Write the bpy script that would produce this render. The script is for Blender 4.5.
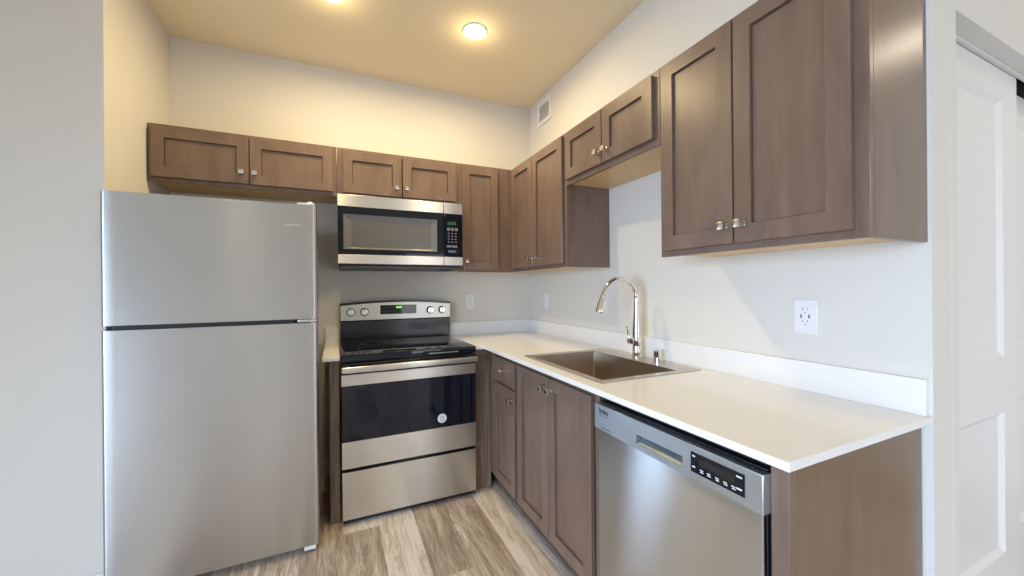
import bpy, bmesh, math, random
from mathutils import Matrix, Vector
for o in list(bpy.data.objects): bpy.data.objects.remove(o, do_unlink=True)
random.seed(4)
SC = bpy.context.scene; COL = SC.collection
PI = math.pi

# ------------------------------------------------------------------ camera
cam_d = bpy.data.cameras.new('camera'); cam = bpy.data.objects.new('camera', cam_d); COL.objects.link(cam)
cam_d.sensor_fit = 'HORIZONTAL'; cam_d.sensor_width = 36; cam_d.lens = 13.47; cam_d.clip_start = 0.02
R_, U_, F_ = Vector((0.90980, -0.41495, -0.00862)), Vector((0.00790, -0.00343, 0.99996)), Vector((0.41497, 0.90984, -0.00016))
m = Matrix(((R_.x, U_.x, -F_.x, -1.4859), (R_.y, U_.y, -F_.y, -2.8947), (R_.z, U_.z, -F_.z, 1.2760), (0, 0, 0, 1)))
cam.matrix_world = m
SC.camera = cam

# ------------------------------------------------------------------ exposure, world, daylight
SC.view_settings.view_transform = 'Standard'; SC.view_settings.look = 'None'
SC.view_settings.gamma = 1.0; SC.view_settings.use_curve_mapping = False
SC.view_settings.exposure = 0.13
W = bpy.data.worlds.new('sky'); SC.world = W; W.use_nodes = True
bg = W.node_tree.nodes['Background']; bg.inputs[0].default_value = (0.65, 0.77, 1.0, 1); bg.inputs[1].default_value = 1.6

def area(name, loc, direction, sx, sy, energy, color, spread=PI):
    l = bpy.data.lights.new(name, 'AREA'); l.shape = 'RECTANGLE'; l.size = sx; l.size_y = sy
    l.energy = energy; l.color = color; l.spread = spread
    o = bpy.data.objects.new(name, l); COL.objects.link(o); o.location = loc
    o.rotation_euler = Vector(direction).to_track_quat('-Z', 'Y').to_euler()
    return o
DAY = (0.58, 0.755, 1.0)
WARM = (1.0, 0.765, 0.39)
area('window_daylight_left', (-5.12, -4.3, 1.2), (1, .12, -.60), 3.0, 1.8, 178, DAY, 2.1)
area('window_daylight_rear', (.7, -7.12, 1.1), (-.1, 1, -.3), 1.5, 2.0, 15, (1.0, 0.97, 0.94), 2.4)
LAMP_W = 16.0

# ------------------------------------------------------------------ material helpers
def mat(name):
    M = bpy.data.materials.new(name); M.use_nodes = True
    nt = M.node_tree; b = nt.nodes['Principled BSDF']
    return M, nt, b
def nd(nt, kind, **kw):
    n = nt.nodes.new(kind)
    for k, v in kw.items(): setattr(n, k, v)
    return n
def plain(name, col, rough=0.5, metal=0.0, spec=0.5, coat=0.0, noise=0.0, nscale=40, bump=0.0, bscale=300):
    M, nt, b = mat(name)
    b.inputs['Base Color'].default_value = (*col, 1); b.inputs['Roughness'].default_value = rough
    b.inputs['Metallic'].default_value = metal; b.inputs['Specular IOR Level'].default_value = spec
    b.inputs['Coat Weight'].default_value = coat
    tc = nd(nt, 'ShaderNodeTexCoord')
    n = nd(nt, 'ShaderNodeTexNoise'); n.inputs['Scale'].default_value = nscale; n.inputs['Detail'].default_value = 4
    nt.links.new(tc.outputs['Object'], n.inputs['Vector'])
    r = nd(nt, 'ShaderNodeMapRange'); r.inputs['To Min'].default_value = 1 - noise; r.inputs['To Max'].default_value = 1 + noise
    nt.links.new(n.outputs['Fac'], r.inputs['Value'])
    mx = nd(nt, 'ShaderNodeVectorMath', operation='SCALE'); mx.inputs[0].default_value = col
    nt.links.new(r.outputs['Result'], mx.inputs['Scale']); nt.links.new(mx.outputs['Vector'], b.inputs['Base Color'])
    if bump > 0:
        n2 = nd(nt, 'ShaderNodeTexNoise'); n2.inputs['Scale'].default_value = bscale; n2.inputs['Detail'].default_value = 3
        nt.links.new(tc.outputs['Object'], n2.inputs['Vector'])
        bp = nd(nt, 'ShaderNodeBump'); bp.inputs['Strength'].default_value = bump; bp.inputs['Distance'].default_value = 0.002
        nt.links.new(n2.outputs['Fac'], bp.inputs['Height']); nt.links.new(bp.outputs['Normal'], b.inputs['Normal'])
    return M
def emit(name, col, s):
    M, nt, b = mat(name)
    b.inputs['Base Color'].default_value = (*col, 1); b.inputs['Emission Color'].default_value = (*col, 1)
    b.inputs['Emission Strength'].default_value = s
    return M
def wood(name, c1, c2, rough=0.31, scale=(16, 16, 1.3), contrast=(0.30, 0.72), figure=0.5, spec=0.5):
    M, nt, b = mat(name); L = nt.links
    tc = nd(nt, 'ShaderNodeTexCoord'); oi = nd(nt, 'ShaderNodeObjectInfo')
    off = nd(nt, 'ShaderNodeVectorMath', operation='SCALE'); off.inputs[0].default_value = (7.3, 3.1, 11.7)
    L.new(oi.outputs['Random'], off.inputs['Scale'])
    ad = nd(nt, 'ShaderNodeVectorMath', operation='ADD'); L.new(tc.outputs['Object'], ad.inputs[0]); L.new(off.outputs['Vector'], ad.inputs[1])
    mp = nd(nt, 'ShaderNodeMapping'); mp.inputs['Scale'].default_value = scale; L.new(ad.outputs['Vector'], mp.inputs['Vector'])
    n1 = nd(nt, 'ShaderNodeTexNoise'); n1.inputs['Scale'].default_value = 3.0; n1.inputs['Detail'].default_value = 8; n1.inputs['Roughness'].default_value = 0.62
    L.new(mp.outputs['Vector'], n1.inputs['Vector'])
    mp2 = nd(nt, 'ShaderNodeMapping'); mp2.inputs['Scale'].default_value = (5.0, 5.0, 1.1); L.new(ad.outputs['Vector'], mp2.inputs['Vector'])
    n2 = nd(nt, 'ShaderNodeTexNoise'); n2.inputs['Scale'].default_value = 1.4; n2.inputs['Detail'].default_value = 4; n2.inputs['Distortion'].default_value = 1.2
    L.new(mp2.outputs['Vector'], n2.inputs['Vector'])
    mx = nd(nt, 'ShaderNodeMix'); mx.inputs[0].default_value = figure
    L.new(n1.outputs['Fac'], mx.inputs[2]); L.new(n2.outputs['Fac'], mx.inputs[3])
    cr = nd(nt, 'ShaderNodeValToRGB'); cr.color_ramp.elements[0].position = contrast[0]; cr.color_ramp.elements[1].position = contrast[1]
    cr.color_ramp.elements[0].color = (*c1, 1); cr.color_ramp.elements[1].color = (*c2, 1)
    L.new(mx.outputs[0], cr.inputs['Fac']); L.new(cr.outputs['Color'], b.inputs['Base Color'])
    b.inputs['Roughness'].default_value = rough; b.inputs['Specular IOR Level'].default_value = spec
    return M
def steel(name, col=(0.62, 0.61, 0.60), rough=0.30, aniso=0.7, streak=0.015, sc=(3, 3, 1400), wobble=0.0):
    M, nt, b = mat(name); L = nt.links
    b.inputs['Metallic'].default_value = 1.0
    tc = nd(nt, 'ShaderNodeTexCoord')
    mp = nd(nt, 'ShaderNodeMapping'); mp.inputs['Scale'].default_value = sc; L.new(tc.outputs['Object'], mp.inputs['Vector'])
    n = nd(nt, 'ShaderNodeTexNoise'); n.inputs['Scale'].default_value = 1.0; n.inputs['Detail'].default_value = 5; L.new(mp.outputs['Vector'], n.inputs['Vector'])
    r = nd(nt, 'ShaderNodeMapRange'); r.inputs['To Min'].default_value = 1 - streak; r.inputs['To Max'].default_value = 1 + streak; L.new(n.outputs['Fac'], r.inputs['Value'])
    s = nd(nt, 'ShaderNodeVectorMath', operation='SCALE'); s.inputs[0].default_value = col; L.new(r.outputs['Result'], s.inputs['Scale']); L.new(s.outputs['Vector'], b.inputs['Base Color'])
    r2 = nd(nt, 'ShaderNodeMapRange'); r2.inputs['To Min'].default_value = rough - 0.01; r2.inputs['To Max'].default_value = rough + 0.01; L.new(n.outputs['Fac'], r2.inputs['Value']); L.new(r2.outputs['Result'], b.inputs['Roughness'])
    b.inputs['Anisotropic'].default_value = aniso; b.inputs['Anisotropic Rotation'].default_value = 0.25
    tg = nd(nt, 'ShaderNodeTangent', direction_type='RADIAL', axis='Z'); L.new(tg.outputs['Tangent'], b.inputs['Tangent'])
    if wobble > 0:   # sheet metal is never perfectly flat
        n3 = nd(nt, 'ShaderNodeTexNoise'); n3.inputs['Scale'].default_value = 2.2; n3.inputs['Detail'].default_value = 1
        L.new(tc.outputs['Object'], n3.inputs['Vector'])
        bp = nd(nt, 'ShaderNodeBump'); bp.inputs['Strength'].default_value = 1.0; bp.inputs['Distance'].default_value = wobble
        L.new(n3.outputs['Fac'], bp.inputs['Height']); L.new(bp.outputs['Normal'], b.inputs['Normal'])
    return M
def plank_floor(name):
    M, nt, b = mat(name); L = nt.links
    tc = nd(nt, 'ShaderNodeTexCoord'); sp = nd(nt, 'ShaderNodeSeparateXYZ'); L.new(tc.outputs['Object'], sp.inputs[0])
    ax = nd(nt, 'ShaderNodeMath', operation='ADD'); ax.inputs[1].default_value = 10.0 + 0.280 + 0.1835*FLOOR_ROW; L.new(sp.outputs['X'], ax.inputs[0])
    ay = nd(nt, 'ShaderNodeMath', operation='ADD'); ay.inputs[1].default_value = 20.46; L.new(sp.outputs['Y'], ay.inputs[0])
    wd = 0.1835
    row = nd(nt, 'ShaderNodeMath', operation='DIVIDE'); row.inputs[1].default_value = wd; L.new(ax.outputs[0], row.inputs[0])
    rfl = nd(nt, 'ShaderNodeMath', operation='FLOOR'); L.new(row.outputs[0], rfl.inputs[0])
    rfr = nd(nt, 'ShaderNodeMath', operation='FRACT'); L.new(row.outputs[0], rfr.inputs[0])
    wn = nd(nt, 'ShaderNodeTexWhiteNoise', noise_dimensions='1D'); L.new(rfl.outputs[0], wn.inputs['W'])
    sh = nd(nt, 'ShaderNodeMath', operation='MULTIPLY_ADD'); sh.inputs[1].default_value = 1.22; L.new(wn.outputs['Value'], sh.inputs[0]); L.new(ay.outputs[0], sh.inputs[2])
    pl = nd(nt, 'ShaderNodeMath', operation='DIVIDE'); pl.inputs[1].default_value = 1.22; L.new(sh.outputs[0], pl.inputs[0])
    pfl = nd(nt, 'ShaderNodeMath', operation='FLOOR'); L.new(pl.outputs[0], pfl.inputs[0])
    pfr = nd(nt, 'ShaderNodeMath', operation='FRACT'); L.new(pl.outputs[0], pfr.inputs[0])
    cid = nd(nt, 'ShaderNodeCombineXYZ'); L.new(rfl.outputs[0], cid.inputs[0]); L.new(pfl.outputs[0], cid.inputs[1])
    wn2 = nd(nt, 'ShaderNodeTexWhiteNoise', noise_dimensions='3D'); L.new(cid.outputs[0], wn2.inputs['Vector'])
    # per-plank offset of the grain
    off = nd(nt, 'ShaderNodeVectorMath', operation='SCALE'); off.inputs['Scale'].default_value = 9.0; L.new(wn2.outputs['Color'], off.inputs[0])
    ad = nd(nt, 'ShaderNodeVectorMath', operation='ADD'); L.new(tc.outputs['Object'], ad.inputs[0]); L.new(off.outputs['Vector'], ad.inputs[1])
    mp = nd(nt, 'ShaderNodeMapping'); mp.inputs['Scale'].default_value = (22, 1.5, 1); L.new(ad.outputs['Vector'], mp.inputs['Vector'])
    g1 = nd(nt, 'ShaderNodeTexNoise'); g1.inputs['Scale'].default_value = 1.6; g1.inputs['Detail'].default_value = 9; g1.inputs['Roughness'].default_value = 0.68; g1.inputs['Distortion'].default_value = 0.6
    L.new(mp.outputs['Vector'], g1.inputs['Vector'])
    mp2 = nd(nt, 'ShaderNodeMapping'); mp2.inputs['Scale'].default_value = (8.5, 0.9, 1); L.new(ad.outputs['Vector'], mp2.inputs['Vector'])
    g2 = nd(nt, 'ShaderNodeTexNoise'); g2.inputs['Scale'].default_value = 1.5; g2.inputs['Detail'].default_value = 3; g2.inputs['Distortion'].default_value = 1.6
    L.new(mp2.outputs['Vector'], g2.inputs['Vector'])
    wv = nd(nt, 'ShaderNodeMath', operation='MULTIPLY'); wv.inputs[1].default_value = 60.0; L.new(g2.outputs['Fac'], wv.inputs[0])
    wvs = nd(nt, 'ShaderNodeMath', operation='SINE'); L.new(wv.outputs[0], wvs.inputs[0])
    mp3 = nd(nt, 'ShaderNodeMapping'); mp3.inputs['Scale'].default_value = (150, 7, 1); L.new(ad.outputs['Vector'], mp3.inputs['Vector'])
    g3 = nd(nt, 'ShaderNodeTexNoise'); g3.inputs['Scale'].default_value = 1.5; g3.inputs['Detail'].default_value = 3; L.new(mp3.outputs['Vector'], g3.inputs['Vector'])
    gm = nd(nt, 'ShaderNodeMix'); gm.inputs[0].default_value = 0.45; L.new(g1.outputs['Fac'], gm.inputs[2]); L.new(g3.outputs['Fac'], gm.inputs[3])
    a1 = nd(nt, 'ShaderNodeMath', operation='MULTIPLY_ADD'); a1.inputs[1].default_value = 0.045; L.new(wvs.outputs[0], a1.inputs[0]); L.new(gm.outputs[0], a1.inputs[2])
    a2 = nd(nt, 'ShaderNodeMath', operation='MULTIPLY_ADD'); a2.inputs[1].default_value = 0.32; L.new(wn2.outputs['Value'], a2.inputs[0]); L.new(a1.outputs[0], a2.inputs[2])
    a3 = nd(nt, 'ShaderNodeMath', operation='MULTIPLY_ADD'); a3.inputs[1].default_value = 0.55; L.new(g2.outputs['Fac'], a3.inputs[0]); L.new(a2.outputs[0], a3.inputs[2])
    cr = nd(nt, 'ShaderNodeValToRGB'); e = cr.color_ramp.elements
    e[0].position = 0.56; e[0].color = (*FLOOR_C[0], 1); e[1].position = 1.22; e[1].color = (*FLOOR_C[3], 1)
    e[1].position = 1.0
    x = e.new(0.74); x.color = (*FLOOR_C[1], 1)
    x = e.new(0.88); x.color = (*FLOOR_C[2], 1)
    sub = nd(nt, 'ShaderNodeMath', operation='SUBTRACT'); sub.inputs[1].default_value = 0.11; L.new(a3.outputs[0], sub.inputs[0])
    L.new(sub.outputs[0], cr.inputs['Fac'])
    # seams
    def near(frac, w):
        p = nd(nt, 'ShaderNodeMath', operation='PINGPONG'); p.inputs[1].default_value = 0.5; L.new(frac.outputs[0], p.inputs[0])
        l = nd(nt, 'ShaderNodeMath', operation='LESS_THAN'); l.inputs[1].default_value = w; L.new(p.outputs[0], l.inputs[0]); return l
    s1 = near(rfr, 0.006); s2 = near(pfr, 0.0010)
    mxs = nd(nt, 'ShaderNodeMath', operation='MAXIMUM'); L.new(s1.outputs[0], mxs.inputs[0]); L.new(s2.outputs[0], mxs.inputs[1])
    k = nd(nt, 'ShaderNodeMath', operation='MULTIPLY'); k.inputs[1].default_value = 0.20; L.new(mxs.outputs[0], k.inputs[0])
    mixc = nd(nt, 'ShaderNodeMix', data_type='RGBA'); L.new(k.outputs[0], mixc.inputs[0]); L.new(cr.outputs['Color'], mixc.inputs[6]); mixc.inputs[7].default_value = (0.16, 0.11, 0.07, 1)
    L.new(mixc.outputs[2], b.inputs['Base Color'])
    b.inputs['Roughness'].default_value = 0.45
    bp = nd(nt, 'ShaderNodeBump'); bp.inputs['Strength'].default_value = 0.25; bp.inputs['Distance'].default_value = 0.001
    L.new(g1.outputs['Fac'], bp.inputs['Height']); L.new(bp.outputs['Normal'], b.inputs['Normal'])
    return M
FLOOR_ROW = 2
FLOOR_C = [(0.25, 0.19, 0.15), (0.44, 0.355, 0.29), (0.63, 0.555, 0.48), (0.76, 0.715, 0.665)]

M_WALL = plain('wall_paint', (0.72, 0.70, 0.66), 0.75, noise=0.01, bump=0.08, bscale=220, spec=0.3)
M_CEIL = plain('ceiling_paint_warm_light', (0.87, 0.765, 0.565), 0.85, noise=0.01, bump=0.08, bscale=160, spec=0.2)  # warm lamp and bounce light is put into this tan base colour
M_TRIM = plain('white_trim_paint', (0.80, 0.80, 0.80), 0.45)
M_DOOR = plain('white_door_paint', (0.80, 0.78, 0.77), 0.33, spec=0.5)
M_FLOOR = plank_floor('vinyl_plank_floor')
M_WOOD = wood('stained_maple', (0.138, 0.089, 0.065), (0.228, 0.156, 0.119), contrast=(0.28, 0.75), scale=(26, 26, 2.2), figure=0.72)
M_WOODG = wood('rough_stained_panel', (0.10, 0.062, 0.044), (0.30, 0.21, 0.155), rough=0.5, scale=(30, 30, 1.0), contrast=(0.34, 0.68), figure=0.3)
M_MAPLE = wood('natural_maple', (0.62, 0.40, 0.16), (0.80, 0.57, 0.28), rough=0.4, scale=(10, 1.0, 10), contrast=(0.2, 0.8))
M_TOE = plain('toe_kick_board', (0.10, 0.075, 0.062), 0.5, noise=0.1)
M_STEEL = steel('brushed_steel', (0.68, 0.675, 0.66), 0.34, aniso=0.92)
M_FRIDGE = steel('fridge_steel', (0.57, 0.58, 0.595), 0.32, aniso=0.88, streak=0.012, sc=(3, 3, 1400), wobble=0.004)
M_STEELV = steel('dishwasher_steel', (0.63, 0.65, 0.67), 0.34, aniso=0.92, streak=0.008)
M_SATIN = steel('satin_panel_steel', (0.54, 0.61, 0.66), 0.42, aniso=0.2, streak=0.01)
M_SINK = steel('sink_steel', (0.60, 0.535, 0.46), 0.32, aniso=0.3, sc=(2, 400, 2))
M_NICKEL = plain('brushed_nickel', (0.70, 0.68, 0.64), 0.24, 1.0)
M_CHROME = plain('polished_chrome', (0.80, 0.80, 0.81), 0.05, 1.0)
M_BLACKG = plain('black_glass', (0.003, 0.005, 0.013), 0.05, spec=0.45)
M_BLACK = plain('black_plastic', (0.016, 0.017, 0.020), 0.35)
M_BLACKE = plain('black_enamel', (0.010, 0.011, 0.014), 0.16)
M_DARKG = plain('dark_grey_metal', (0.10, 0.10, 0.11), 0.4, 0.6)
M_FSIDE = plain('fridge_side_grey', (0.22, 0.22, 0.23), 0.5)
M_SCREEN = plain('microwave_screen', (0.13, 0.13, 0.128), 0.25, noise=0.06, nscale=900)
M_SCREENB = plain('microwave_screen_bevel', (0.17, 0.17, 0.172), 0.25)
M_QUARTZ = plain('white_quartz', (0.86, 0.86, 0.86), 0.10, noise=0.012, nscale=260, spec=0.5)
M_SPLASH = plain('white_quartz_splash', (0.84, 0.835, 0.83), 0.2, noise=0.012, nscale=260)
M_WHITE = plain('white_plastic', (0.82, 0.82, 0.84), 0.3)
M_SLOT = plain('outlet_slot_dark', (0.08, 0.08, 0.085), 0.5)
M_SLOTG = plain('outlet_slot_grey', (0.25, 0.25, 0.26), 0.5)
M_MARK = plain('panel_print_white', (0.75, 0.78, 0.82), 0.5)
M_MARKG = plain('panel_print_grey', (0.16, 0.175, 0.20), 0.5)
M_LOGO = plain('raised_logo_silver', (0.85, 0.85, 0.84), 0.35, 0.6)
M_LOGOD = plain('dark_logo_print', (0.05, 0.055, 0.065), 0.4)
M_STICK = plain('white_sticker', (0.74, 0.76, 0.80), 0.5)
M_STICKG = plain('grey_sticker_print', (0.42, 0.45, 0.50), 0.5)
M_TRACK = plain('track_gap_shade', (0.022, 0.015, 0.010), 0.5)  # near-black stands in for shade in the gap above the rear door
M_GREEN = emit('green_clock_digits', (0.25, 1.0, 0.10), 1.3)
M_GREEND = emit('dim_green_display', (0.015, 0.07, 0.03), 0.10)
M_LENS = emit('lamp_lens', (1.0, 0.93, 0.80), 9.0)

# ------------------------------------------------------------------ mesh helpers
class MB:
    def __init__(s): s.bm = bmesh.new()
    def _add(s, t):
        me = bpy.data.meshes.new('t'); t.to_mesh(me); t.free(); s.bm.from_mesh(me); bpy.data.meshes.remove(me)
    def box(s, x0, x1, y0, y1, z0, z1, bev=0.0, seg=2, only=None):
        t = bmesh.new()
        bmesh.ops.create_cube(t, size=1.0, matrix=Matrix.Translation(((x0+x1)/2, (y0+y1)/2, (z0+z1)/2)) @ Matrix.Diagonal((abs(x1-x0), abs(y1-y0), abs(z1-z0), 1)))
        if bev > 0:
            ed = t.edges[:]
            if only == 'z': ed = [e for e in ed if abs(e.verts[0].co.z - e.verts[1].co.z) > 1e-6]
            if only == 'y': ed = [e for e in ed if abs(e.verts[0].co.y - e.verts[1].co.y) > 1e-6]
            bmesh.ops.bevel(t, geom=ed, offset=bev, segments=seg, affect='EDGES', profile=0.5)
        s._add(t); return s
    def prism(s, pts, axis, a, b, bev=0.0):
        """closed polygon pts (2-D) extruded along axis from a to b"""
        t = bmesh.new()
        def P(p, h):
            return {'x': (h, p[0], p[1]), 'y': (p[0], h, p[1]), 'z': (p[0], p[1], h)}[axis]
        A = [t.verts.new(P(p, a)) for p in pts]; B = [t.verts.new(P(p, b)) for p in pts]
        t.faces.new(A); t.faces.new(B[::-1]); n = len(pts)
        for i in range(n): t.faces.new((A[i], B[i], B[(i+1) % n], A[(i+1) % n]))
        bmesh.ops.recalc_face_normals(t, faces=t.faces[:])
        if bev > 0: bmesh.ops.bevel(t, geom=t.edges[:], offset=bev, segments=2, affect='EDGES', profile=0.5)
        s._add(t); return s
    def lathe(s, prof, axis='z', org=(0, 0, 0), n=28):
        """prof: (radius, height) list, closed at both ends"""
        t = bmesh.new(); rings = []
        def P(r, h, a):
            c, q = r*math.cos(a), r*math.sin(a)
            v = {'z': (c, q, h), 'y': (c, h, q), 'x': (h, c, q)}[axis]
            return (v[0]+org[0], v[1]+org[1], v[2]+org[2])
        for r, h in prof: rings.append([t.verts.new(P(max(r, 1e-5), h, 2*PI*i/n)) for i in range(n)])
        for A, B in zip(rings, rings[1:]):
            for i in range(n): t.faces.new((A[i], A[(i+1) % n], B[(i+1) % n], B[i]))
        t.faces.new(rings[0][::-1]); t.faces.new(rings[-1])
        bmesh.ops.recalc_face_normals(t, faces=t.faces[:]); s._add(t); return s
    def tube(s, pts, rad, n=22):
        t = bmesh.new(); pts = [Vector(p) for p in pts]; rings = []
        rads = rad if isinstance(rad, (list, tuple)) else [rad]*len(pts)
        ref = Vector((0, 1, 0.0)) if abs((pts[1]-pts[0]).normalized().y) < 0.9 else Vector((1, 0, 0))
        for i, p in enumerate(pts):
            d = (pts[min(i+1, len(pts)-1)] - pts[max(i-1, 0)]).normalized()
            u = (ref - d*ref.dot(d)).normalized(); v = d.cross(u)
            rings.append([t.verts.new(p + (u*math.cos(2*PI*k/n) + v*math.sin(2*PI*k/n))*rads[i]) for k in range(n)])
        for A, B in zip(rings, rings[1:]):
            for i in range(n): t.faces.new((A[i], A[(i+1) % n], B[(i+1) % n], B[i]))
        t.faces.new(rings[0][::-1]); t.faces.new(rings[-1])
        bmesh.ops.recalc_face_normals(t, faces=t.faces[:]); s._add(t); return s
    def build(s, name, M, parent=None, loc=(0, 0, 0), rotz=0.0):
        me = bpy.data.meshes.new(name); s.bm.to_mesh(me); s.bm.free()
        for p in me.polygons: p.use_smooth = True
        me.set_sharp_from_angle(angle=math.radians(20))
        me.materials.append(M)
        o = bpy.data.objects.new(name, me); COL.objects.link(o)
        o.location = loc; o.rotation_euler = (0, 0, rotz)
        if parent: o.parent = parent
        return o
def thing(name, label, cat, loc=(0, 0, 0), rotz=0.0, group=None):
    o = bpy.data.objects.new(name, None); COL.objects.link(o); o.empty_display_size = 0.1
    o.location = loc; o.rotation_euler = (0, 0, rotz); o['label'] = label; o['category'] = cat
    if group: o['group'] = group
    return o
def struct(name, mb, M):
    o = mb.build(name, M); o['kind'] = 'structure'; return o
def text_mesh(name, s, size, M, parent, loc, rot, depth=0.0006, spacing=1.0, bold=0.0):
    cu = bpy.data.curves.new(name, 'FONT'); cu.body = s; cu.size = size; cu.extrude = depth
    cu.align_x = 'CENTER'; cu.align_y = 'CENTER'; cu.space_character = spacing; cu.offset = bold
    t = bpy.data.objects.new('tmp', cu); COL.objects.link(t)
    dg = bpy.context.evaluated_depsgraph_get(); me = bpy.data.meshes.new_from_object(t.evaluated_get(dg))
    bpy.data.objects.remove(t, do_unlink=True); bpy.data.curves.remove(cu)
    me.materials.clear(); me.materials.append(M); me.name = name
    o = bpy.data.objects.new(name, me); COL.objects.link(o); o.parent = parent; o.location = loc; o.rotation_euler = rot
    return o
FRONT = (PI/2, 0, 0)     # text standing up, facing local -Y

# ------------------------------------------------------------------ setting
CZ = 2.785; XL = -2.379; YP = -0.703; YC = -2.417
XFAR = -5.0; YR = -7.0; XR = 2.3
struct('floor', MB().box(XFAR-.2, XR+.2, YR-.2, .12, -.10, 0), M_FLOOR)
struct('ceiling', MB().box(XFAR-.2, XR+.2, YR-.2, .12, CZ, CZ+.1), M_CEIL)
struct('wall_back', MB().box(XL-.1, .1, 0, .12, 0, CZ), M_WALL)
struct('wall_left', MB().box(XL-.12, XL, YP+.0005, -.0005, 0, CZ), M_WALL)
struct('wall_partition', MB().box(XFAR, XL, YP, YP+.12, 0, CZ), M_WALL)
struct('wall_right', MB().box(0, .12, YC+.0005, -.0005, 0, CZ), M_WALL)
w = MB(); w.box(.1201, .165, YC, YC+.06, 0, CZ); w.box(.165, 1.75, YC, YC+.055, 2.078, CZ); w.box(1.75, XR, YC, YC+.12, 0, CZ)
struct('wall_closet', w, M_WALL)
w = MB(); w.box(.1, 1.9, YC+.80, YC+.9, 0, CZ); w.box(1.8, 1.9, YC+.12, YC+.8, 0, CZ)
struct('wall_closet_inside', w, M_WALL)
struct('wall_far_right', MB().box(XR, XR+.12, YR, YC+.12, 0, CZ), M_WALL)
w = MB(); w.box(XFAR-.12, XFAR, YR, -5.8, 0, CZ); w.box(XFAR-.12, XFAR, -2.8, YP+.12, 0, CZ)
w.box(XFAR-.12, XFAR, -5.8, -2.8, 0, .4); w.box(XFAR-.12, XFAR, -5.8, -2.8, 2.3, CZ)
struct('wall_far_left', w, M_WALL)
w = MB(); w.box(XFAR, -.1, YR-.12, YR, 0, CZ); w.box(1.5, XR, YR-.12, YR, 0, CZ)
w.box(-.1, 1.5, YR-.12, YR, 2.15, CZ)
struct('wall_rear', w, M_WALL)
w = MB()
for a in (-5.8, -4.33, -2.86): w.box(XFAR-.09, XFAR-.03, a, a+.06, .4, 2.3)
for z in (.4, 2.24): w.box(XFAR-.09, XFAR-.03, -5.74, -2.8, z, z+.06)
struct('window_1', w, M_TRIM)
w = MB()
for a in (-.1, .67, 1.44): w.box(a, a+.06, YR-.09, YR-.03, .0005, 2.15)
for z in (.0005, 2.09): w.box(-.04, 1.44, YR-.09, YR-.03, z, z+.06)
struct('window_2', w, M_TRIM)
struct('baseboard_back', MB().box(XL+.001, -1.530, -.014, -.001, 0.001, .098, .003), M_TRIM)
struct('baseboard_left', MB().box(XFAR+.02, XL+.002, YP-.014, YP-.0005, 0.001, .095, .003), M_TRIM)
struct('baseboard_right', MB().box(.002, .160, YC-.014, YC-.0005, 0.001, .095, .003), M_TRIM)
w = MB(); 
w.box(.168, 1.748, YC+.046, YC+.0545, 2.066, 2.0775)
struct('trim_1', w, M_WALL)
struct('trim_2', MB().box(.168, 1.748, YC+.094, YC+.118, 2.07, 2.20), M_TRACK)

# closet sliding doors (bypass pair): slab with two moulded recessed panels
def closet_door(name, x0, x1, yf, z0, z1, label, panels):
    t = thing(name, label, 'sliding door', ((x0+x1)/2, yf, 0))
    hw = (x1-x0)/2
    mb = MB(); xs = [-hw, -hw+.150, hw-.150, hw]
    zs = [z0] + [v for p in panels for v in p] + [z1]
    mb.box(xs[0], xs[1], 0, .034, z0, z1, .002); mb.box(xs[2], xs[3], 0, .034, z0, z1, .002)
    for a, b in zip(zs[0::2], zs[1::2]): mb.box(xs[1]-.001, xs[2]+.001, .0003, .0337, a, b)
    mb.build('door_frame', M_DOOR, t)
    for a, b in panels:
        q = MB(); bm = q.bm
        def ring(ins, y): return [bm.verts.new(v) for v in ((xs[1]+ins, y, a+ins), (xs[2]-ins, y, a+ins), (xs[2]-ins, y, b-ins), (xs[1]+ins, y, b-ins))]
        r = [ring(0, .0006), ring(.016, .010), ring(.020, .012), ring(.020, .030)]
        for A, B in zip(r, r[1:]):
            for i in range(4): bm.faces.new((A[i], A[(i+1) % 4], B[(i+1) % 4], B[i]))
        bm.faces.new(r[2][:]); 
        bmesh.ops.recalc_face_normals(bm, faces=bm.faces[:])
        q.build('door_panel', M_DOOR, t)
    return t
closet_door('closet_door', .172, .905, YC+.057, .012, 2.12, 'white two-panel sliding closet door nearest the kitchen, in front of the other', [(.283, .805), (1.006, 1.957)])
closet_door('closet_door', .868, 1.745, YC+.097, .012, 2.058, 'white sliding closet door at the right picture edge, behind the nearer door', [(.283, .805), (1.006, 1.957)])

# ------------------------------------------------------------------ cabinets
RZ = -PI/2     # local x -> world -Y, local -y -> world -X
def knob(parent, x, y, z):
    """squarish nickel knob; y is the surface it is screwed to, it sticks out along -y"""
    mb = MB(); mb.box(-.010, .010, -.0045, 0, -.010, .010, .003)
    mb.lathe([(.0062, -.004), (.0055, -.009), (.0075, -.014)], 'y')
    bm = bmesh.new()
    pr = [(.0085, -.0125), (.0120, -.0145), (.0137, -.0200), (.0137, -.0245), (.0125, -.0290), (.0080, -.0302)]
    rings = []
    for r, h in pr:
        ring = []
        for k in range(24):
            a = 2*PI*k/24; c, s = math.cos(a), math.sin(a); q = (abs(c)**7 + abs(s)**7)**(-1/7)
            ring.append(bm.verts.new((r*q*c, h, r*q*s)))
        rings.append(ring)
    for A, B in zip(rings, rings[1:]):
        for i in range(24): bm.faces.new((A[i], A[(i+1) % 24], B[(i+1) % 24], B[i]))
    bm.faces.new(rings[0]); bm.faces.new(rings[-1][::-1])
    bmesh.ops.recalc_face_normals(bm, faces=bm.faces[:]); mb._add(bm)
    return mb.build('knob', M_NICKEL, parent, (x, y, z))
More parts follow.
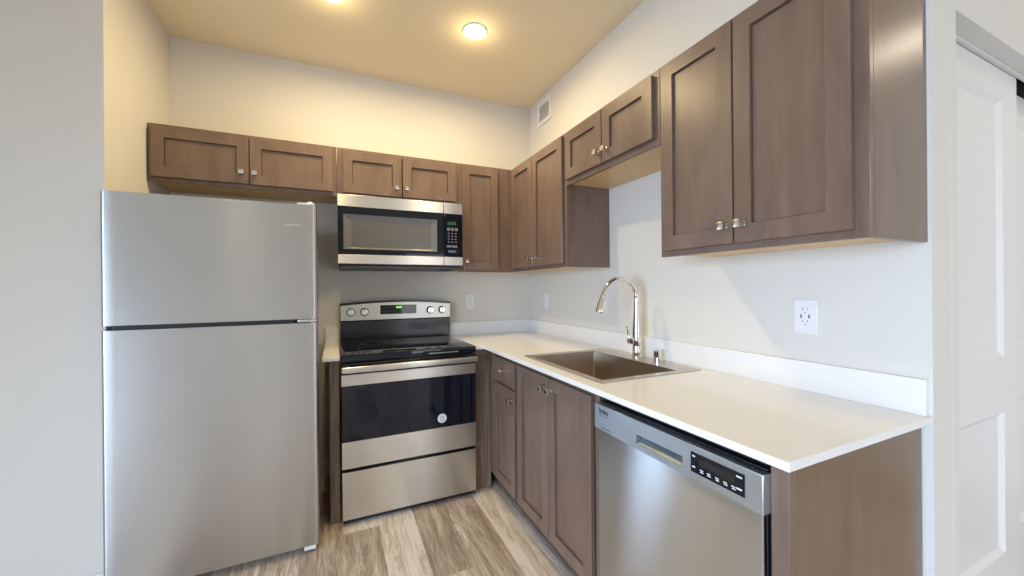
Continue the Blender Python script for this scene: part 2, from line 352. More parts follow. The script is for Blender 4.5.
def door(parent, x0, x1, z0, z1, yb, kn=None, name='door', rail=.055, depth=.0110, th=.019, flat=False):
    """shaker door; yb is the frame face it lies on; origin at the lower left back corner"""
    w, h = x1-x0, z1-z0; q = MB(); bm = q.bm; e = .0018
    def ring(ix, iz, y): return [bm.verts.new(v) for v in ((ix, y, iz), (w-ix, y, iz), (w-ix, y, h-iz), (ix, y, h-iz))]
    r = [ring(0, 0, 0), ring(0, 0, -th+e), ring(e, e, -th)]
    if not flat: r += [ring(rail, rail, -th), ring(rail+.0006, rail+.0006, -th+.001), ring(rail+.0006, rail+.0006, -.0015), ring(rail+.0030, rail+.0030, -.0015), ring(rail+.0030, rail+.0030, -th+depth)]
    for A, B in zip(r, r[1:]):
        for i in range(4): bm.faces.new((A[i], A[(i+1) % 4], B[(i+1) % 4], B[i]))
    bm.faces.new(r[-1]); bm.faces.new(r[0][::-1])
    bmesh.ops.recalc_face_normals(bm, faces=bm.faces[:])
    o = q.build(name, M_WOOD, parent, (x0, yb-.0005, z0))
    if kn: knob(o, kn[0]-x0, -th, kn[1]-z0)
    return o
def wall_cabinet(label, loc, rotz, w, h, doors, knobs, d=.301, stile=.038, rail=.030, fullstile=None, low_r=False, frame_w=None):
    t = thing('wall_cabinet', label, 'cabinet', loc, rotz)
    g = .0006; c = MB(); bt = .010            # bottom panel sits bt above the frame's lower edge
    c.box(g, .016, -d+.019, -g, bt+.0118, h-g); c.box(w-.016, w-g, -d+.019, -g, 0.0 if low_r else bt+.0118, h-g)
    c.box(.016, w-.016, -d+.019, -g, h-.016, h-g); c.box(.016, w-.016, -.012, -g, bt+.012, h-.016)
    c.build('carcass', M_WOOD, t)
    b = MB(); b.box(.0008, w-(.0165 if low_r else .0008), -d+.0195, -.0012, bt, bt+.0115)
    b.build('bottom_panel', M_MAPLE, t)['label'] = 'pale unfinished maple underside'
    f = MB(); xs = fullstile or (stile, w-stile)
    f.box(g, xs[0], -d, -d+.0185, 0, h-g, .0012); f.box(xs[1], (frame_w or w)-g, -d, -d+.0185, 0, h-g, .0012)
    f.box(xs[0], xs[1], -d, -d+.0185, 0, rail); f.box(xs[0], xs[1], -d, -d+.0185, h-rail, h-g)
    for a, b2 in zip(doors, doors[1:]):
        mid = (a[1]+b2[0])/2; f.box(mid-.019, mid+.019, -d+.0004, -d+.0185, rail, h-rail)
    f.build('face_frame', M_WOOD, t)
    for dd, k in zip(doors, knobs): door(t, dd[0], dd[1], dd[2], dd[3], -d, k)
    return t
ZT, ZB, ZS = 2.154, 1.393, 1.851
# back wall, left to right
x0 = -2.3775
wall_cabinet('brown two-door wall cabinet above the refrigerator', (x0, 0, ZS), 0, .8935, ZT-ZS,
             [(.016, .443, .022, .284), (.448, .873, .022, .284)], [(.412, .083), (.474, .083)])
x0 = -1.483
wall_cabinet('brown two-door wall cabinet above the microwave', (x0, 0, ZS), 0, .7735, ZT-ZS,
             [(.033, .386, .024, .283), (.394, .750, .024, .283)], [(.353, .080), (.416, .080)])
x0 = -.709
wall_cabinet('tall narrow single-door wall cabinet right of the microwave', (x0, 0, ZB), 0, .707, ZT-ZB,
             [(.020, .293, .013, .744)], [(.048, .074)], fullstile=(.038, .275), frame_w=.409)
# right wall, corner towards the camera: local x = y0 - Y
y0 = -.302
wall_cabinet('tall two-door wall cabinet in the corner between the walls', (0, y0, ZB), RZ, 1.0525-.302, ZT-ZB,
             [(.033, .354, .022, .745), (.361, .728, .022, .745)], [(.332, .078), (.400, .078)], fullstile=(.06, .712), low_r=True)
y0 = -1.0525
wall_cabinet('short two-door wall cabinet hung above the sink', (0, y0-.0003, ZS), RZ, .6915, ZT-ZS,
             [(.013, .336, .026, .282), (.342, .665, .026, .282)], [(.315, .080), (.377, .080)])
y0 = -1.7444
wall_cabinet('large two-door wall cabinet nearest the camera, above the countertop end', (0, y0-.0003, ZB), RZ, .6645, ZT-ZB,
             [(.020, .317, .022, .747), (.323, .633, .022, .747)], [(.293, .080), (.351, .080)], low_r=True)

def base_cabinet(label, loc, rotz, w, d, fronts, drawer=None, knobs=(), dk=None, extra_open=True, stile=(.03, .03)):
    t = thing('base_cabinet', label, 'cabinet', loc, rotz); g = .0006; top = .889
    c = MB(); c.box(g, .016, -d+.019, -.004, .10, top); c.box(w-.016, w-g, -d+.019, -.004, .10, top)
    c.box(.016, w-.016, -d+.019, -.004, .10, .116); c.box(.016, w-.016, -.016, -.004, .116, top)
    c.box(g, .016, -d+.075, -.004, .001, .10); c.box(w-.016, w-g, -d+.075, -.004, .001, .10)
    c.build('carcass', M_WOOD, t)
    f = MB(); f.box(g, stile[0], -d, -d+.0185, .10, top, .001); f.box(w-stile[1], w-g, -d, -d+.0185, .10, top, .001)
    f.box(stile[0], w-stile[1], -d, -d+.0185, .10, .135); f.box(stile[0], w-stile[1], -d, -d+.0185, .852, top)
    if drawer: f.box(stile[0], w-stile[1], -d, -d+.0185, .70, .735)
    if len(fronts) == 2:
        mid = (fronts[0][1]+fronts[1][0])/2; f.box(mid-.019, mid+.019, -d+.0004, -d+.0185, .135, .852)
    f.build('face_frame', M_WOOD, t)
    MB().box(g, w-g, -d+.060, -d+.0745, .001, .0995).build('toe_kick', M_TOE, t)
    for dd, k in zip(fronts, knobs): door(t, dd[0], dd[1], dd[2], dd[3], -d, k)
    if drawer: door(t, *drawer, -d, dk, name='drawer', flat=True)
    return t
D = .594
y0 = -.594
base_cabinet('narrow base cabinet with a drawer in the inner corner, beside the range', (0, y0, 0), RZ, 1.0165-.594, D,
             [(.096, .398, .118, .706)], (.100, .398, .722, .862), [(.372, .652)], (.255, .793), stile=(.12, .03))
y0 = -1.0170
base_cabinet('two-door base cabinet under the sink, left of the dishwasher', (0, y0, 0), RZ, .706, D,
             [(.016, .340, .118, .862), (.346, .672, .118, .862)], None, [(.316, .810), (.382, .810)])
# filler panel right of the range
mb = MB(); mb.box(-.707, -.5945, -.5925, -.574, .002, .891, .001); mb.box(-.6932, -.5945, -.5738, -.558, .102, .889)
o = mb.build('filler_panel', M_WOODG); o['label'] = 'rough brown filler panel between range and corner base cabinet'; o['category'] = 'panel'
# stub cabinet left of the range
t = thing('base_cabinet', 'slim brown base cabinet squeezed between refrigerator and range', 'cabinet', (-1.5285, 0, 0))
MB().box(0, .0490, -.5925, -.574, .002, .891, .001).build('front_panel', M_WOODG, t)
mb = MB(); mb.box(.0003, .016, -.5738, -.016, .002, .889); mb.box(.0330, .0487, -.5738, -.016, .002, .889)
mb.build('side_panel', M_WOODG, t)
MB().box(.017, .0320, -.5738, -.016, .86, .889).build('top_rail', M_WOODG, t)
# end panel right of the dishwasher
t = thing('end_panel', 'brown end panel closing the counter beside the dishwasher', 'panel', (0, -2.3575, 0), RZ)
MB().box(0, .0385, -.613, -.5945, .002, .890, .001).build('front_stile', M_WOOD, t)
MB().box(.021, .0385, -.594, -.010, .002, .890, .0008).build('side_panel', wood('end_panel_maple', (0.140, 0.088, 0.052), (0.235, 0.152, 0.092), contrast=(0.25, 0.78)), t)

# ------------------------------------------------------------------ countertops
ZC = .913; CT = .0205; CD = .6488
SX0, SX1, SY0, SY1 = -.572, -.075, -1.705, -1.088      # cut-out for the sink
def slab(cells, z0, z1):
    bm = bmesh.new(); vs = {}
    def v(x, y, z):
        k = (round(x, 5), round(y, 5), round(z, 5))
        if k not in vs: vs[k] = bm.verts.new((x, y, z))
        return vs[k]
    for (a, b, c, d) in cells:
        bm.faces.new((v(a, c, z1), v(b, c, z1), v(b, d, z1), v(a, d, z1)))
        bm.faces.new((v(a, d, z0), v(b, d, z0), v(b, c, z0), v(a, c, z0)))
    top = [f for f in bm.faces]
    bm.edges.ensure_lookup_table()
    for e in [e for e in bm.edges if len(e.link_faces) == 1 and abs(e.verts[0].co.z - z1) < 1e-6 and abs(e.verts[1].co.z - z1) < 1e-6]:
        a, b = e.verts; bm.faces.new((a, b, v(b.co.x, b.co.y, z0), v(a.co.x, a.co.y, z0)))
    bmesh.ops.recalc_face_normals(bm, faces=bm.faces[:])
    q = MB(); q._add(bm); return q
xs = [-.7075, -CD, SX0, SX1, -.0008]; ys = [-2.4165, SY0, SY1, -.628, -.0008]
cells = []
for i in range(4):
    for j in range(4):
        if i == 0 and j < 3: continue
        if i == 2 and j == 1: continue
        cells.append((xs[i], xs[i+1], ys[j], ys[j+1]))
t = thing('countertop', 'L-shaped white quartz countertop with the sink set in it', 'countertop', (-.3, -1.2, ZC-CT))
ofs = Vector((.3, 1.2, -(ZC-CT)))
o = slab(cells, ZC-CT, ZC).build('slab', M_QUARTZ, t, ofs)
md = o.modifiers.new('edge', 'BEVEL'); md.width = .0022; md.segments = 2; md.limit_method = 'ANGLE'
mb = MB(); mb.box(-.7075, -.0008, -.0205, -.0008, ZC+.0002, 1.0128, .0012)
mb.build('backsplash', M_SPLASH, t, ofs)
mb = MB(); mb.box(-.0205, -.0008, -2.409, -.0208, ZC+.0002, 1.0128, .0012)
mb.build('backsplash', M_SPLASH, t, ofs)
t = thing('countertop', 'narrow white countertop strip between refrigerator and range', 'countertop', (-1.515, -.3, ZC-CT))
ofs = Vector((1.515, .3, -(ZC-CT)))
MB().box(-1.562, -1.4775, -.640, -.0008, ZC-CT, ZC, .002).build('slab', M_QUARTZ, t, ofs)
MB().box(-1.562, -1.4775, -.0205, -.0008, ZC+.0002, 1.0128, .0012).build('backsplash', M_SPLASH, t, ofs)

# ------------------------------------------------------------------ sink, faucet, air gap
t = thing('kitchen_sink', 'square stainless steel sink dropped into the white countertop', 'sink', (-.32, -1.397, ZC))
rx0, rx1, ry0, ry1 = -.265, .262, -.329, .327          # rim, around the thing's origin
bx0, bx1, by0, by1 = -.238, .152, -.296, .280          # bowl
q = MB()
q.box(rx0, rx1, ry0, by0, .0004, .0045, .0012); q.box(rx0, rx1, by1, ry1, .0004, .0045, .0012)
q.box(rx0, bx0, by0, by1, .0004, .0045); q.box(bx1, rx1, by0, by1, .0004, .0045)
q.build('rim', M_SINK, t)
bm = bmesh.new(); N = 6
def rr(ins, z, rad):
    pts = []
    cx = [(bx1-ins-rad, by1-ins-rad, 0), (bx0+ins+rad, by1-ins-rad, 1), (bx0+ins+rad, by0+ins+rad, 2), (bx1-ins-rad, by0+ins+rad, 3)]
    for x, y, k in cx:
        for i in range(N+1):
            a = (k + i/N)*PI/2; pts.append(bm.verts.new((x+rad*math.cos(a), y+rad*math.sin(a), z)))
    return pts
rings = [rr(-.002, .0042, .006), rr(.001, .003, .006), rr(.002, -.175, .012), rr(.010, -.192, .02), rr(.03, -.200, .03)]
for A, B in zip(rings, rings[1:]):
    n = len(A)
    for i in range(n): bm.faces.new((A[i], A[(i+1) % n], B[(i+1) % n], B[i]))
bm.faces.new(rings[-1]); bmesh.ops.recalc_face_normals(bm, faces=bm.faces[:]); bmesh.ops.reverse_faces(bm, faces=bm.faces[:])
q = MB(); q._add(bm); q.build('bowl', M_SINK, t)
MB().lathe([(.045, 0), (.045, .002), (.036, .003), (.030, .001), (.012, .001), (.010, .004), (.001, .004)], 'z', (-.02, 0, -.1995)).build('drain', M_CHROME, t)

t = thing('kitchen_faucet', 'tall chrome gooseneck faucet behind the sink', 'faucet', (-.090, -1.372, ZC+.0048))
MB().lathe([(.026, 0), (.026, .004), (.0235, .009), (.0225, .05), (.0215, .056)], 'z').build('base', M_CHROME, t)
MB().lathe([(.0205, .0565), (.0225, .075), (.0225, .10), (.0205, .15), (.0165, .21), (.0135, .262), (.0125, .29), (.0125, .30)], 'z').build('body', M_CHROME, t)
pts = [(0, 0, .3005)]; R0 = .104
for i in range(0, 25):
    a = PI*(i/24)*0.92; pts.append((-R0 + R0*math.cos(a), 0, .301 + R0*.93*math.sin(a)))
MB().tube(pts, .0125).build('spout', M_CHROME, t)
e1, e0 = Vector(pts[-1]), Vector(pts[-2]); dv = (e1-e0).normalized()
hp = [e1 + dv*s for s in (.0006, .01, .03, .07, .092, .098)]
MB().tube(hp, [.0135, .0152, .0160, .0192, .0196, .0165]).build('spray_head', M_CHROME, t)
q = MB(); q.tube([(0, .021, .075), (0, .045, .075), (0, .058, .075)], [.0165, .0165, .0150])
q.tube([(0, .050, .085), (-.004, .058, .105), (-.010, .055, .130), (-.022, .050, .148)], [.006, .0055, .005, .0045], 20)
q.build('lever_handle', M_CHROME, t)
t = thing('air_gap', 'small chrome air gap cap beside the faucet on the sink deck', 'air gap', (-.070, -1.492, ZC+.0048))
MB().lathe([(.022, 0), (.022, .003), (.0195, .005), (.0195, .046), (.0175, .050), (.001, .0505)], 'z').build('cap', M_CHROME, t)
MB().lathe([(.0212, .0055), (.0212, .015), (.0200, .016), (.0200, .0165)], 'z').build('collar', M_CHROME, t)

# ------------------------------------------------------------------ refrigerator
FX0, FX1 = -2.363, -1.575; FW = FX1-FX0
t = thing('refrigerator', 'stainless steel top-freezer refrigerator against the left wall', 'refrigerator', (FX0, 0, 0))
q = MB(); q.box(.022, FW-.030, -.715, -.035, .05, 1.670, .006); q.build('body', M_FSIDE, t)['label'] = 'dark grey cabinet body'
def fridge_door(name, z0, z1):
    yb, yf, r, bul = -.722, -.790, .016, .004
    pts = [(.0, yb), (FW, yb)]
    for i in range(7): a = i/6*PI/2; pts.append((FW-r+r*math.cos(a), yf+r-r*math.sin(a)))
    for i in range(1, 24):
        u = i/24; pts.append((FW-r-(FW-2*r)*u, yf-bul*(1-(2*u-1)**2)))
    for i in range(7): a = PI/2+i/6*PI/2; pts.append((r+r*math.cos(a), yf+r-r*math.sin(a)))
    q = MB(); q.prism(pts, 'z', z0, z1)
    return q.build(name, M_FRIDGE, t)
fz = fridge_door('freezer_door', 1.1345, 1.688); ff = fridge_door('fresh_food_door', .032, 1.1145)
text_mesh('logo', 'AMANA', .017, M_LOGO, fz, (.686, -.7925, 1.586), FRONT, .0008, 1.25, .0004)
q = MB(); q.box(.02, FW-.02, -.7218, -.7155, .06, 1.66); q.build('gasket', M_BLACK, t)['label'] = 'black door gasket'
q = MB(); q.box(.03, FW-.10, -.770, -.7225, 1.1155, 1.1335); q.build('grip_channel', M_BLACK, t)
q = MB(); q.box(FW-.085, FW-.004, -.782, -.7225, 1.1175, 1.1315, .002); q.lathe([(.009, 1.1150), (.009, 1.1340)], 'z', (FW-.022, -.765, 0)); q.build('middle_hinge', M_NICKEL, t)
q = MB(); q.box(FW-.085, FW-.010, -.775, -.70, 1.6885, 1.7000, .004); q.lathe([(.014, 1.6885), (.014, 1.706), (.010, 1.709)], 'z', (FW-.030, -.755, 0)); q.build('top_hinge', M_WHITE, t)
q = MB(); q.box(.02, FW-.02, -.715, -.68, .008, .0495); 
for i in range(7): q.box(.05, FW-.05, -.718, -.7145, .012+.005*i, .0145+.005*i)
q.build('kick_grille', M_BLACK, t)
q = MB(); q.box(FW-.066, FW-.014, -.788, -.7225, .010, .031, .003); q.build('bottom_hinge', M_WHITE, t)['label'] = 'pale hinge bracket at the foot'
for fx in (.06, FW-.06):
    MB().lathe([(.018, 0.0005), (.018, .012), (.010, .014), (.010, .05)], 'z', (fx, -.55, 0)).build('foot', M_BLACK, t)

# ------------------------------------------------------------------ microwave
MX0 = -1.4815; MW = .7705
t = thing('microwave_oven', 'stainless over-the-range microwave hung under a wall cabinet', 'microwave', (MX0, 0, 1.40))
q = MB(); q.box(.006, MW-.006, -.360, -.004, .020, .4495, .003); q.build('body', M_BLACK, t)
q = MB(); q.box(.010, MW-.010, -.375, -.010, .004, .0195, .003)
for k in range(2): q.box(.10+.33*k, .34+.33*k, -.30, -.12, .0015, .0045)
q.build('vent_base', M_DARKG, t)
q = MB(); q.box(MW-.145, MW-.045, -.372, -.332, -.004, .0035, .002); q.build('lamp_cover', M_BLACK, t)
sx = .642
# black glass with a recessed window
q = MB(); bm = q.bm
wx0, wx1, wz0, wz1 = .032, .598, .120, .330
def rg(x0, x1, z0, z1, y): return [bm.verts.new(v) for v in ((x0, y, z0), (x1, y, z0), (x1, y, z1), (x0, y, z1))]
r = [rg(.001, sx-.002, .0868, .3752, -.362), rg(.001, sx-.002, .0868, .3752, -.3915), rg(wx0, wx1, wz0, wz1, -.3915)]
for A, B in zip(r, r[1:]):
    for i in range(4): bm.faces.new((A[i], A[(i+1) % 4], B[(i+1) % 4], B[i]))
bmesh.ops.recalc_face_normals(bm, faces=bm.faces[:])
d = q.build('door', M_BLACKG, t)
for za, zb in ((.3755, .4470), (.0310, .0865)): MB().box(0, sx-.001, -.394, -.3605, za, zb, .0014).build('steel_strip', M_STEEL, d)
q = MB(); bm = q.bm
r = [rg(wx0, wx1, wz0, wz1, -.3914), rg(wx0+.004, wx1-.004, wz0+.004, wz1-.004, -.3900), rg(wx0+.045, wx1-.040, wz0+.012, wz1-.042, -.3800)]
for A, B in zip(r, r[1:]):
    for i in range(4): bm.faces.new((A[i], A[(i+1) % 4], B[(i+1) % 4], B[i]))
bmesh.ops.recalc_face_normals(bm, faces=bm.faces[:])
bmesh.ops.reverse_faces(bm, faces=[f for f in bm.faces if f.normal.y > 0])
q.build('window_surround', M_SCREENB, d)
MB().box(wx0+.0451, wx1-.0401, -.3799, -.370, wz0+.0121, wz1-.0421).build('window_screen', M_SCREEN, d)
cp = MB().box(sx+.001, MW-.001, -.3915, -.362, .0868, .3752, .001).build('control_panel', M_BLACKG, t)
for za, zb in ((.3755, .4470), (.0310, .0865)): MB().box(sx+.001, MW, -.394, -.3605, za, zb, .0014).build('steel_strip', M_STEEL, cp)
MB().box(sx+.026, sx+.085, -.3922, -.3916, .300, .322).build('display', M_GREEND, cp)
for i in range(3):
    MB().box(sx+.022+.027*i, sx+.043+.027*i, -.3921, -.3916, .262, .282, .0002).build('key', M_MARKG, cp)
for j in range(4):
    for i in range(3): MB().box(sx+.028+.024*i, sx+.040+.024*i, -.3921, -.3916, .240-.019*j, .248-.019*j).build('key', M_MARKG, cp)
for i in range(2): MB().box(sx+.020+.038*i, sx+.053+.040*i, -.3921, -.3916, .150, .165).build('key', M_MARKG, cp)
MB().box(sx+.030, sx+.085, -.3921, -.3916, .115, .132).build('key', plain('key_blue_grey', (.10, .13, .17), .4), cp)

# ------------------------------------------------------------------ range
GX0 = -1.4715; GW = .7625
t = thing('electric_range', 'freestanding stainless electric range with black glass cooktop', 'stove', (GX0, 0, 0))
q = MB(); q.box(.003, GW-.003, -.590, -.012, .03, .880); q.build('body', M_BLACKE, t)
MB().box(.006, GW-.006, -.632, -.575, .009, .0265).build('kick_strip', M_BLACK, t)
for fx in (.05, GW-.05): MB().lathe([(.016, .0005), (.016, .010), (.008, .012), (.008, .03)], 'z', (fx, -.52, 0)).build('foot', M_BLACK, t)
q = MB(); q.box(.0, GW, -.648, -.060, .8815, .9205, .006, 3); ck = q.build('cooktop', M_BLACKG, t)
for bx, by, br in ((.20, -.46, .105), (.57, -.46, .085), (.20, -.21, .080), (.57, -.21, .105)):
    q = MB(); bm = q.bm; A = []; B = []
    for k in range(48):
        a = 2*PI*k/48; A.append(bm.verts.new((bx+br*math.cos(a), by+br*math.sin(a), .92065))); B.append(bm.verts.new((bx+(br-.002)*math.cos(a), by+(br-.002)*math.sin(a), .92065)))
    for k in range(48): bm.faces.new((A[k], A[(k+1) % 48], B[(k+1) % 48], B[k]))
    q.build('burner_ring', plain('burner_print', (.05, .05, .055), .3), ck)
q = MB(); q.box(.470, .650, -.6495, -.6470, .8935, .8975, .0005); q.build('trim_strip', M_NICKEL, ck)
# backguard
q = MB(); q.box(.002, GW-.002, -.058, -.012, .8815, 1.060, .003)
q.prism([(-.058, .985), (-.066, .985), (-.066, 1.056), (-.058, 1.060)], 'x', .003, GW-.003)
q.build('back_riser', M_BLACKE, t)
def arc(x0, x1, z0, ze, zm, n=24):
    pts = [(x0, z0), (x1, z0)]
    for i in range(n+1):
        u = i/n; pts.append((x1+(x0-x1)*u, ze+(zm-ze)*(1-(2*u-1)**2)))
    return pts
q = MB(); q.prism(arc(.0, GW, 1.0605, 1.178, 1.196), 'y', -.066, -.012, .003); q.build('backguard', M_BLACKE, t)
q = MB(); q.prism(arc(.004, GW-.004, 1.0625, 1.164, 1.183), 'y', -.0725, -.0663, .0015); cp = q.build('control_panel', M_STEEL, t)
MB().box(.258, .508, -.0745, -.0728, 1.099, 1.163, .0008).build('display', M_BLACKG, cp)
text_mesh('clock_digits', '10:08', .019, M_GREEN, cp, (.383, -.0748, 1.146), FRONT, .0002, 1.0, .0006)
for kx in (.285, .305, .325, .345, .425, .455, .485):
    for kz in (1.120, 1.142): MB().box(kx-.004, kx+.004, -.0750, -.0746, kz-.0018, kz+.0018).build('touch_mark', M_MARKG, cp)
for kx in (.068, .155, .608, .695):
    q = MB(); q.lathe([(.0275, -.0728), (.0275, -.078), (.0245, -.080)], 'y', (kx, 0, 1.120)); rg_ = q.build('control_knob', M_BLACK, cp)
    q = MB(); q.lathe([(.0225, -.0803), (.0225, -.094), (.0205, -.097), (.001, -.0972)], 'y', (kx, 0, 1.120)); q.box(kx-.0045, kx+.0045, -.106, -.0965, 1.101, 1.139, .0015)
    q.build('knob_cap', M_NICKEL, rg_)
    MB().box(kx-.0008, kx+.0008, -.1066, -.1061, 1.124, 1.138).build('knob_mark', M_BLACK, rg_)
# oven door
YD = -.637
od = MB().box(.003, GW-.003, YD+.002, -.595, .303, .872, .002).build('oven_door', M_BLACKE, t)
MB().box(.002, GW-.002, YD-.003, YD+.0015, .752, .812, .001).build('steel_strip', M_STEEL, od)
MB().box(.002, GW-.002, YD-.003, YD+.0015, .3035, .4480, .001).build('steel_panel', M_STEEL, od)
MB().box(.003, GW-.003, YD-.0022, YD+.0015, .4482, .7518).build('oven_window', M_BLACKG, od)
q = MB(); q.box(.002, GW-.002, -.690, -.668, .829, .862, .006, 3)
q.box(.012, .040, -.670, YD+.0015, .832, .859, .002); q.box(GW-.040, GW-.012, -.670, YD+.0015, .832, .859, .002)
q.build('handle', M_STEEL, od)
st = MB(); st.lathe([(.0275, YD-.0030), (.0275, YD-.0024)], 'y', (.549, 0, .502)); st = st.build('sticker', M_STICK, od)
q = MB()
for i in range(3): q.box(.549-.014+.002*abs(i-1), .549+.014-.002*abs(i-1), YD-.0034, YD-.0031, .514-.012*i-.002, .514-.012*i+.002)
q.build('sticker_print', M_STICKG, st)
text_mesh('logo', 'AMANA', .017, M_LOGO, od, (.395, YD-.0036, .385), FRONT, .0006, 1.25, .0003)
q = MB(); q.box(.003, GW-.003, YD-.002, -.594, .027, .2845, .002); q.build('storage_drawer', M_STEEL, t)

# ------------------------------------------------------------------ dishwasher (on the right run, local x = y0 - Y)
DY = -1.7415; DW = .613
t = thing('dishwasher', 'built-in stainless dishwasher under the countertop, right of the sink doors', 'dishwasher', (0, DY, 0), RZ)
q = MB(); q.box(.003, DW-.001, -.585, -.03, .095, .872); q.build('tub', M_BLACK, t)
MB().box(.004, DW-.004, -.575, -.555, .002, .0945).build('toe_kick', M_BLACK, t)
q = MB(); q.box(.009, DW-.008, -.608, -.5855, .105, .8615, .002); q.build('door_core', M_BLACK, t)
q = MB(); q.box(.010, DW-.008, -.624, -.6085, .105, .7665, .004, 3); q.build('door_skin', M_STEELV, t)
# control panel with a grip pocket
px0, px1, pz0, pz1 = .2205, .3975, .786, .816; z0, z1 = .7690, .8590; yf, yb = -.639, -.6085
x1p = DW+.0025
q = MB(); q.box(.009, px0, yf, yb, z0, z1, .0025); q.box(px1, x1p, yf, yb, z0, z1, .0025)
q.box(px0-.003, px1+.003, yf+.00001, yb, z0, pz0); q.box(px0-.003, px1+.003, yf+.00001, yb, pz1, z1)
cp = q.build('control_panel', M_SATIN, t)
q = MB(); q.box(px0-.002, px1+.002, yb-.0025, yb-.0005, pz0-.001, pz1+.001); q.build('grip_pocket', M_DARKG, cp)
q = MB(); q.prism([(yf+.002, pz0+.0005), (yb-.003, pz0+.0005), (yb-.003, pz0+.016)], 'x', px0+.001, px1-.001); q.build('grip_lip', M_SATIN, cp)
dx0, dx1 = .4265, .5740
dp = MB(); dp.box(dx0, dx1, yf-.0012, yf-.0002, .789, .842, .0004); dp = dp.build('display', M_BLACKG, cp)
MB().box(dx0+.026, dx1-.024, yf-.0016, yf-.0013, .811, .832).build('display_window', plain('display_dark', (.015, .016, .017), .2), dp)
for kx in (.034, .055, .078, .100, .121):
    MB().box(dx0+kx-.006, dx0+kx+.004, yf-.0016, yf-.0013, .8020, .8045).build('panel_mark', M_MARK, dp)
    MB().box(dx0+kx-.005, dx0+kx+.005, yf-.0016, yf-.0013, .7970, .7995).build('panel_mark', M_MARK, dp)
for kz in (.802, .830):
    MB().box(dx0+.006, dx0+.014, yf-.0016, yf-.0013, kz, kz+.004).build('panel_mark', M_MARK, dp)
    MB().box(dx1-.020, dx1-.006, yf-.0016, yf-.0013, kz, kz+.004).build('panel_mark', M_MARK, dp)
text_mesh('logo', 'beko', .024, M_LOGOD, cp, (.062, yf-.0006, .838), FRONT, .0003, 1.0, .0008)
q = MB(); bm = q.bm; A = []; B = []
for i in range(13):
    u = i/12; x = .040+.046*u; z = .8270-.0045*math.sin(PI*u*.9); A.append(bm.verts.new((x, yf-.0007, z))); B.append(bm.verts.new((x, yf-.0007, z-.0022)))
for i in range(12): bm.faces.new((A[i], A[i+1], B[i+1], B[i]))
q.build('logo_swoosh', M_LOGOD, cp)
MB().box(.048, .098, yf-.0006, yf-.0002, .7790, .7812).build('panel_mark', M_LOGOD, cp)
q = MB(); q.box(.004, DW-.004, -.610, -.56, .8725, .8840); q.build('top_seal', M_BLACK, t)
for fx in (.028, DW-.034): MB().box(fx-.012, fx+.012, -.625, -.59, .8842, .8868, .0008).build('mounting_bracket', M_NICKEL, t)

# ------------------------------------------------------------------ outlets, vent, recessed lamps
def wall_plate(name, label, loc, rotz, kind):
    t = thing(name, label, 'outlet' if kind != 'blank' else 'switch', loc, rotz)
    MB().box(-.037, .037, -.0065, -.0005, -.059, .059, .003).build('plate', M_WHITE, t)
    if kind == 'usb':
        f = MB().box(-.0165, .0165, -.0085, -.0067, -.0335, .0335, .0008).build('receptacle', M_WHITE, t)
        q = MB()
        for a, h in ((.027, .015), (-.0150, -.0275)):
            q.box(-.0082, -.0060, -.0089, -.0086, a-.0045, a+.0045); q.box(.0060, .0080, -.0089, -.0086, a-.004, a+.004)
            q.lathe([(.0023, -.0089), (.0023, -.0086)], 'y', (0, 0, h), 12)
        q.build('slots', M_SLOTG, f)
        for s in (-1, 1): MB().box(s*.0123-.0024, s*.0123+.0024, -.0090, -.0086, -.0045, .0075).build('usb_port', M_SLOT, f)
    elif kind == 'duplex':
        for s in (-.0195, .0195):
            f = MB().box(-.015, .015, -.0085, -.0067, s-.0135, s+.0135, .004, 2, 'y').build('receptacle', M_WHITE, t)
            q = MB(); q.box(-.007, -.005, -.0089, -.0086, s-.001, s+.007); q.box(.005, .007, -.0089, -.0086, s-.001, s+.006); q.lathe([(.002, -.0089), (.002, -.0086)], 'y', (0, 0, s-.007), 10)
            q.build('slots', M_SLOT, f)
        MB().lathe([(.003, -.0078), (.003, -.0067)], 'y', n=12).build('screw', M_NICKEL, t)
    else:
        MB().box(-.0165, .0165, -.0085, -.0067, -.0335, .0335, .0008).build('rocker', M_WHITE, t)
    return t
wall_plate('wall_outlet', 'white outlet plate on the back wall right of the range', (-.5335, 0, 1.170), 0, 'duplex')
wall_plate('wall_switch', 'white plate on the right wall left of the faucet', (0, -.295, 1.172), RZ, 'blank')
wall_plate('wall_outlet', 'white outlet with USB ports on the right wall under the large cabinet', (0, -2.106, 1.167), RZ, 'usb')
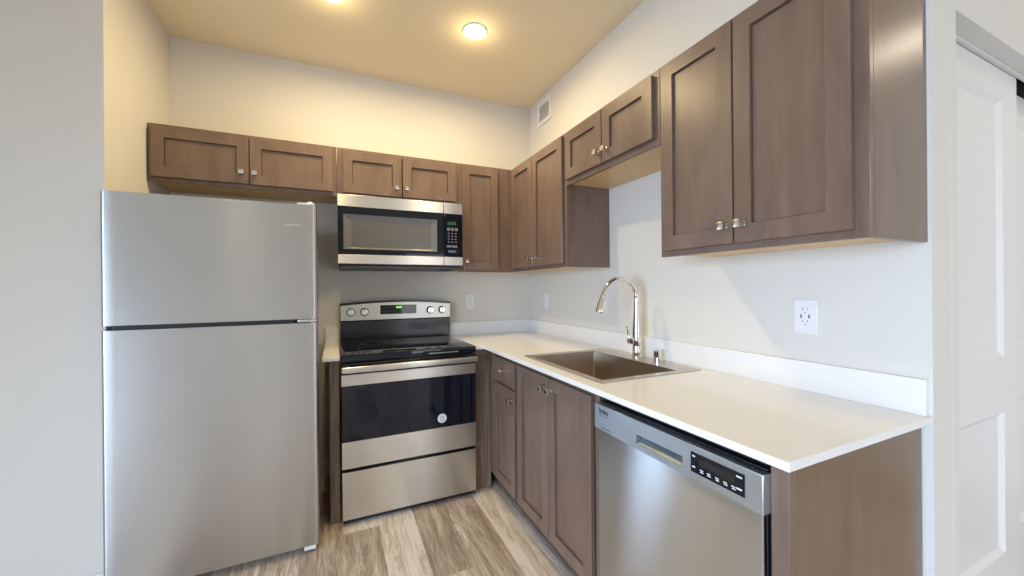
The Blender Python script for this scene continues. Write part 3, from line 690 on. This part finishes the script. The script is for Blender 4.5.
M_VENTB = plain('vent_shadow_grey', (0.62, 0.60, 0.58), 0.6)
t = thing('air_vent', 'white air vent grille high on the right wall beside the corner', 'vent', (0, -.288, 2.65), RZ)
q = MB()
q.box(-.108, -.078, -.012, -.0005, -.092, .092, .003); q.box(.078, .108, -.012, -.0005, -.092, .092, .003)
q.box(-.079, .079, -.0118, -.0005, .062, .0918); q.box(-.079, .079, -.0118, -.0005, -.0918, -.062)
q.build('frame', M_WHITE, t)
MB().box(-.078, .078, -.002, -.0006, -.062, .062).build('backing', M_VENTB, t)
for i in range(12):
    z = -.0565+.0102*i
    MB().prism([(-.0025, z+.0050), (-.0110, z-.0020), (-.0110, z-.0058), (-.0025, z+.0025)], 'x', -.0775, .0775).build('slat', M_WHITE, t)
def recessed(label, x, y, power=LAMP_W, tint=WARM):
    t = thing('recessed_light', label, 'ceiling light', (x, y, CZ-.012), 0, 'recessed lights')
    del t['group']
    q = MB(); q.lathe([(.071, .0115), (.071, .007), (.069, .004), (.065, .003), (.063, .006), (.063, .0115)], 'z', n=40); q.build('trim', M_WHITE, t)
    MB().lathe([(.0625, .0110), (.0625, .0060), (.060, .0050)], 'z', n=40).build('lens', M_LENS, t)
    l = bpy.data.lights.new('lamp', 'AREA'); l.shape = 'DISK'; l.size = .12; l.energy = power*.72; l.color = tint; l.spread = math.radians(175)
    o = bpy.data.objects.new('lamp', l); COL.objects.link(o); o.parent = t; o.location = (0, 0, .0030)
    l = bpy.data.lights.new('lamp_glow', 'POINT'); l.shadow_soft_size = .03; l.energy = power*.06; l.color = tint
    o = bpy.data.objects.new('lamp_glow', l); COL.objects.link(o); o.parent = t; o.location = (0, 0, -.080)
    return t
recessed('round recessed ceiling light glowing above the range', -.740, -.767)
recessed('round recessed ceiling light cut by the top picture edge', -1.505, -.755)
for i, (x, y) in enumerate([(-2.6, -4.6), (-.9, -4.4), (1.75, -3.1), (.6, -5.6)]):
    recessed('round recessed ceiling light in the living area behind the camera', x, y, 5.0, (1.0, 0.87, 0.68))['group'] = 'living area lights'
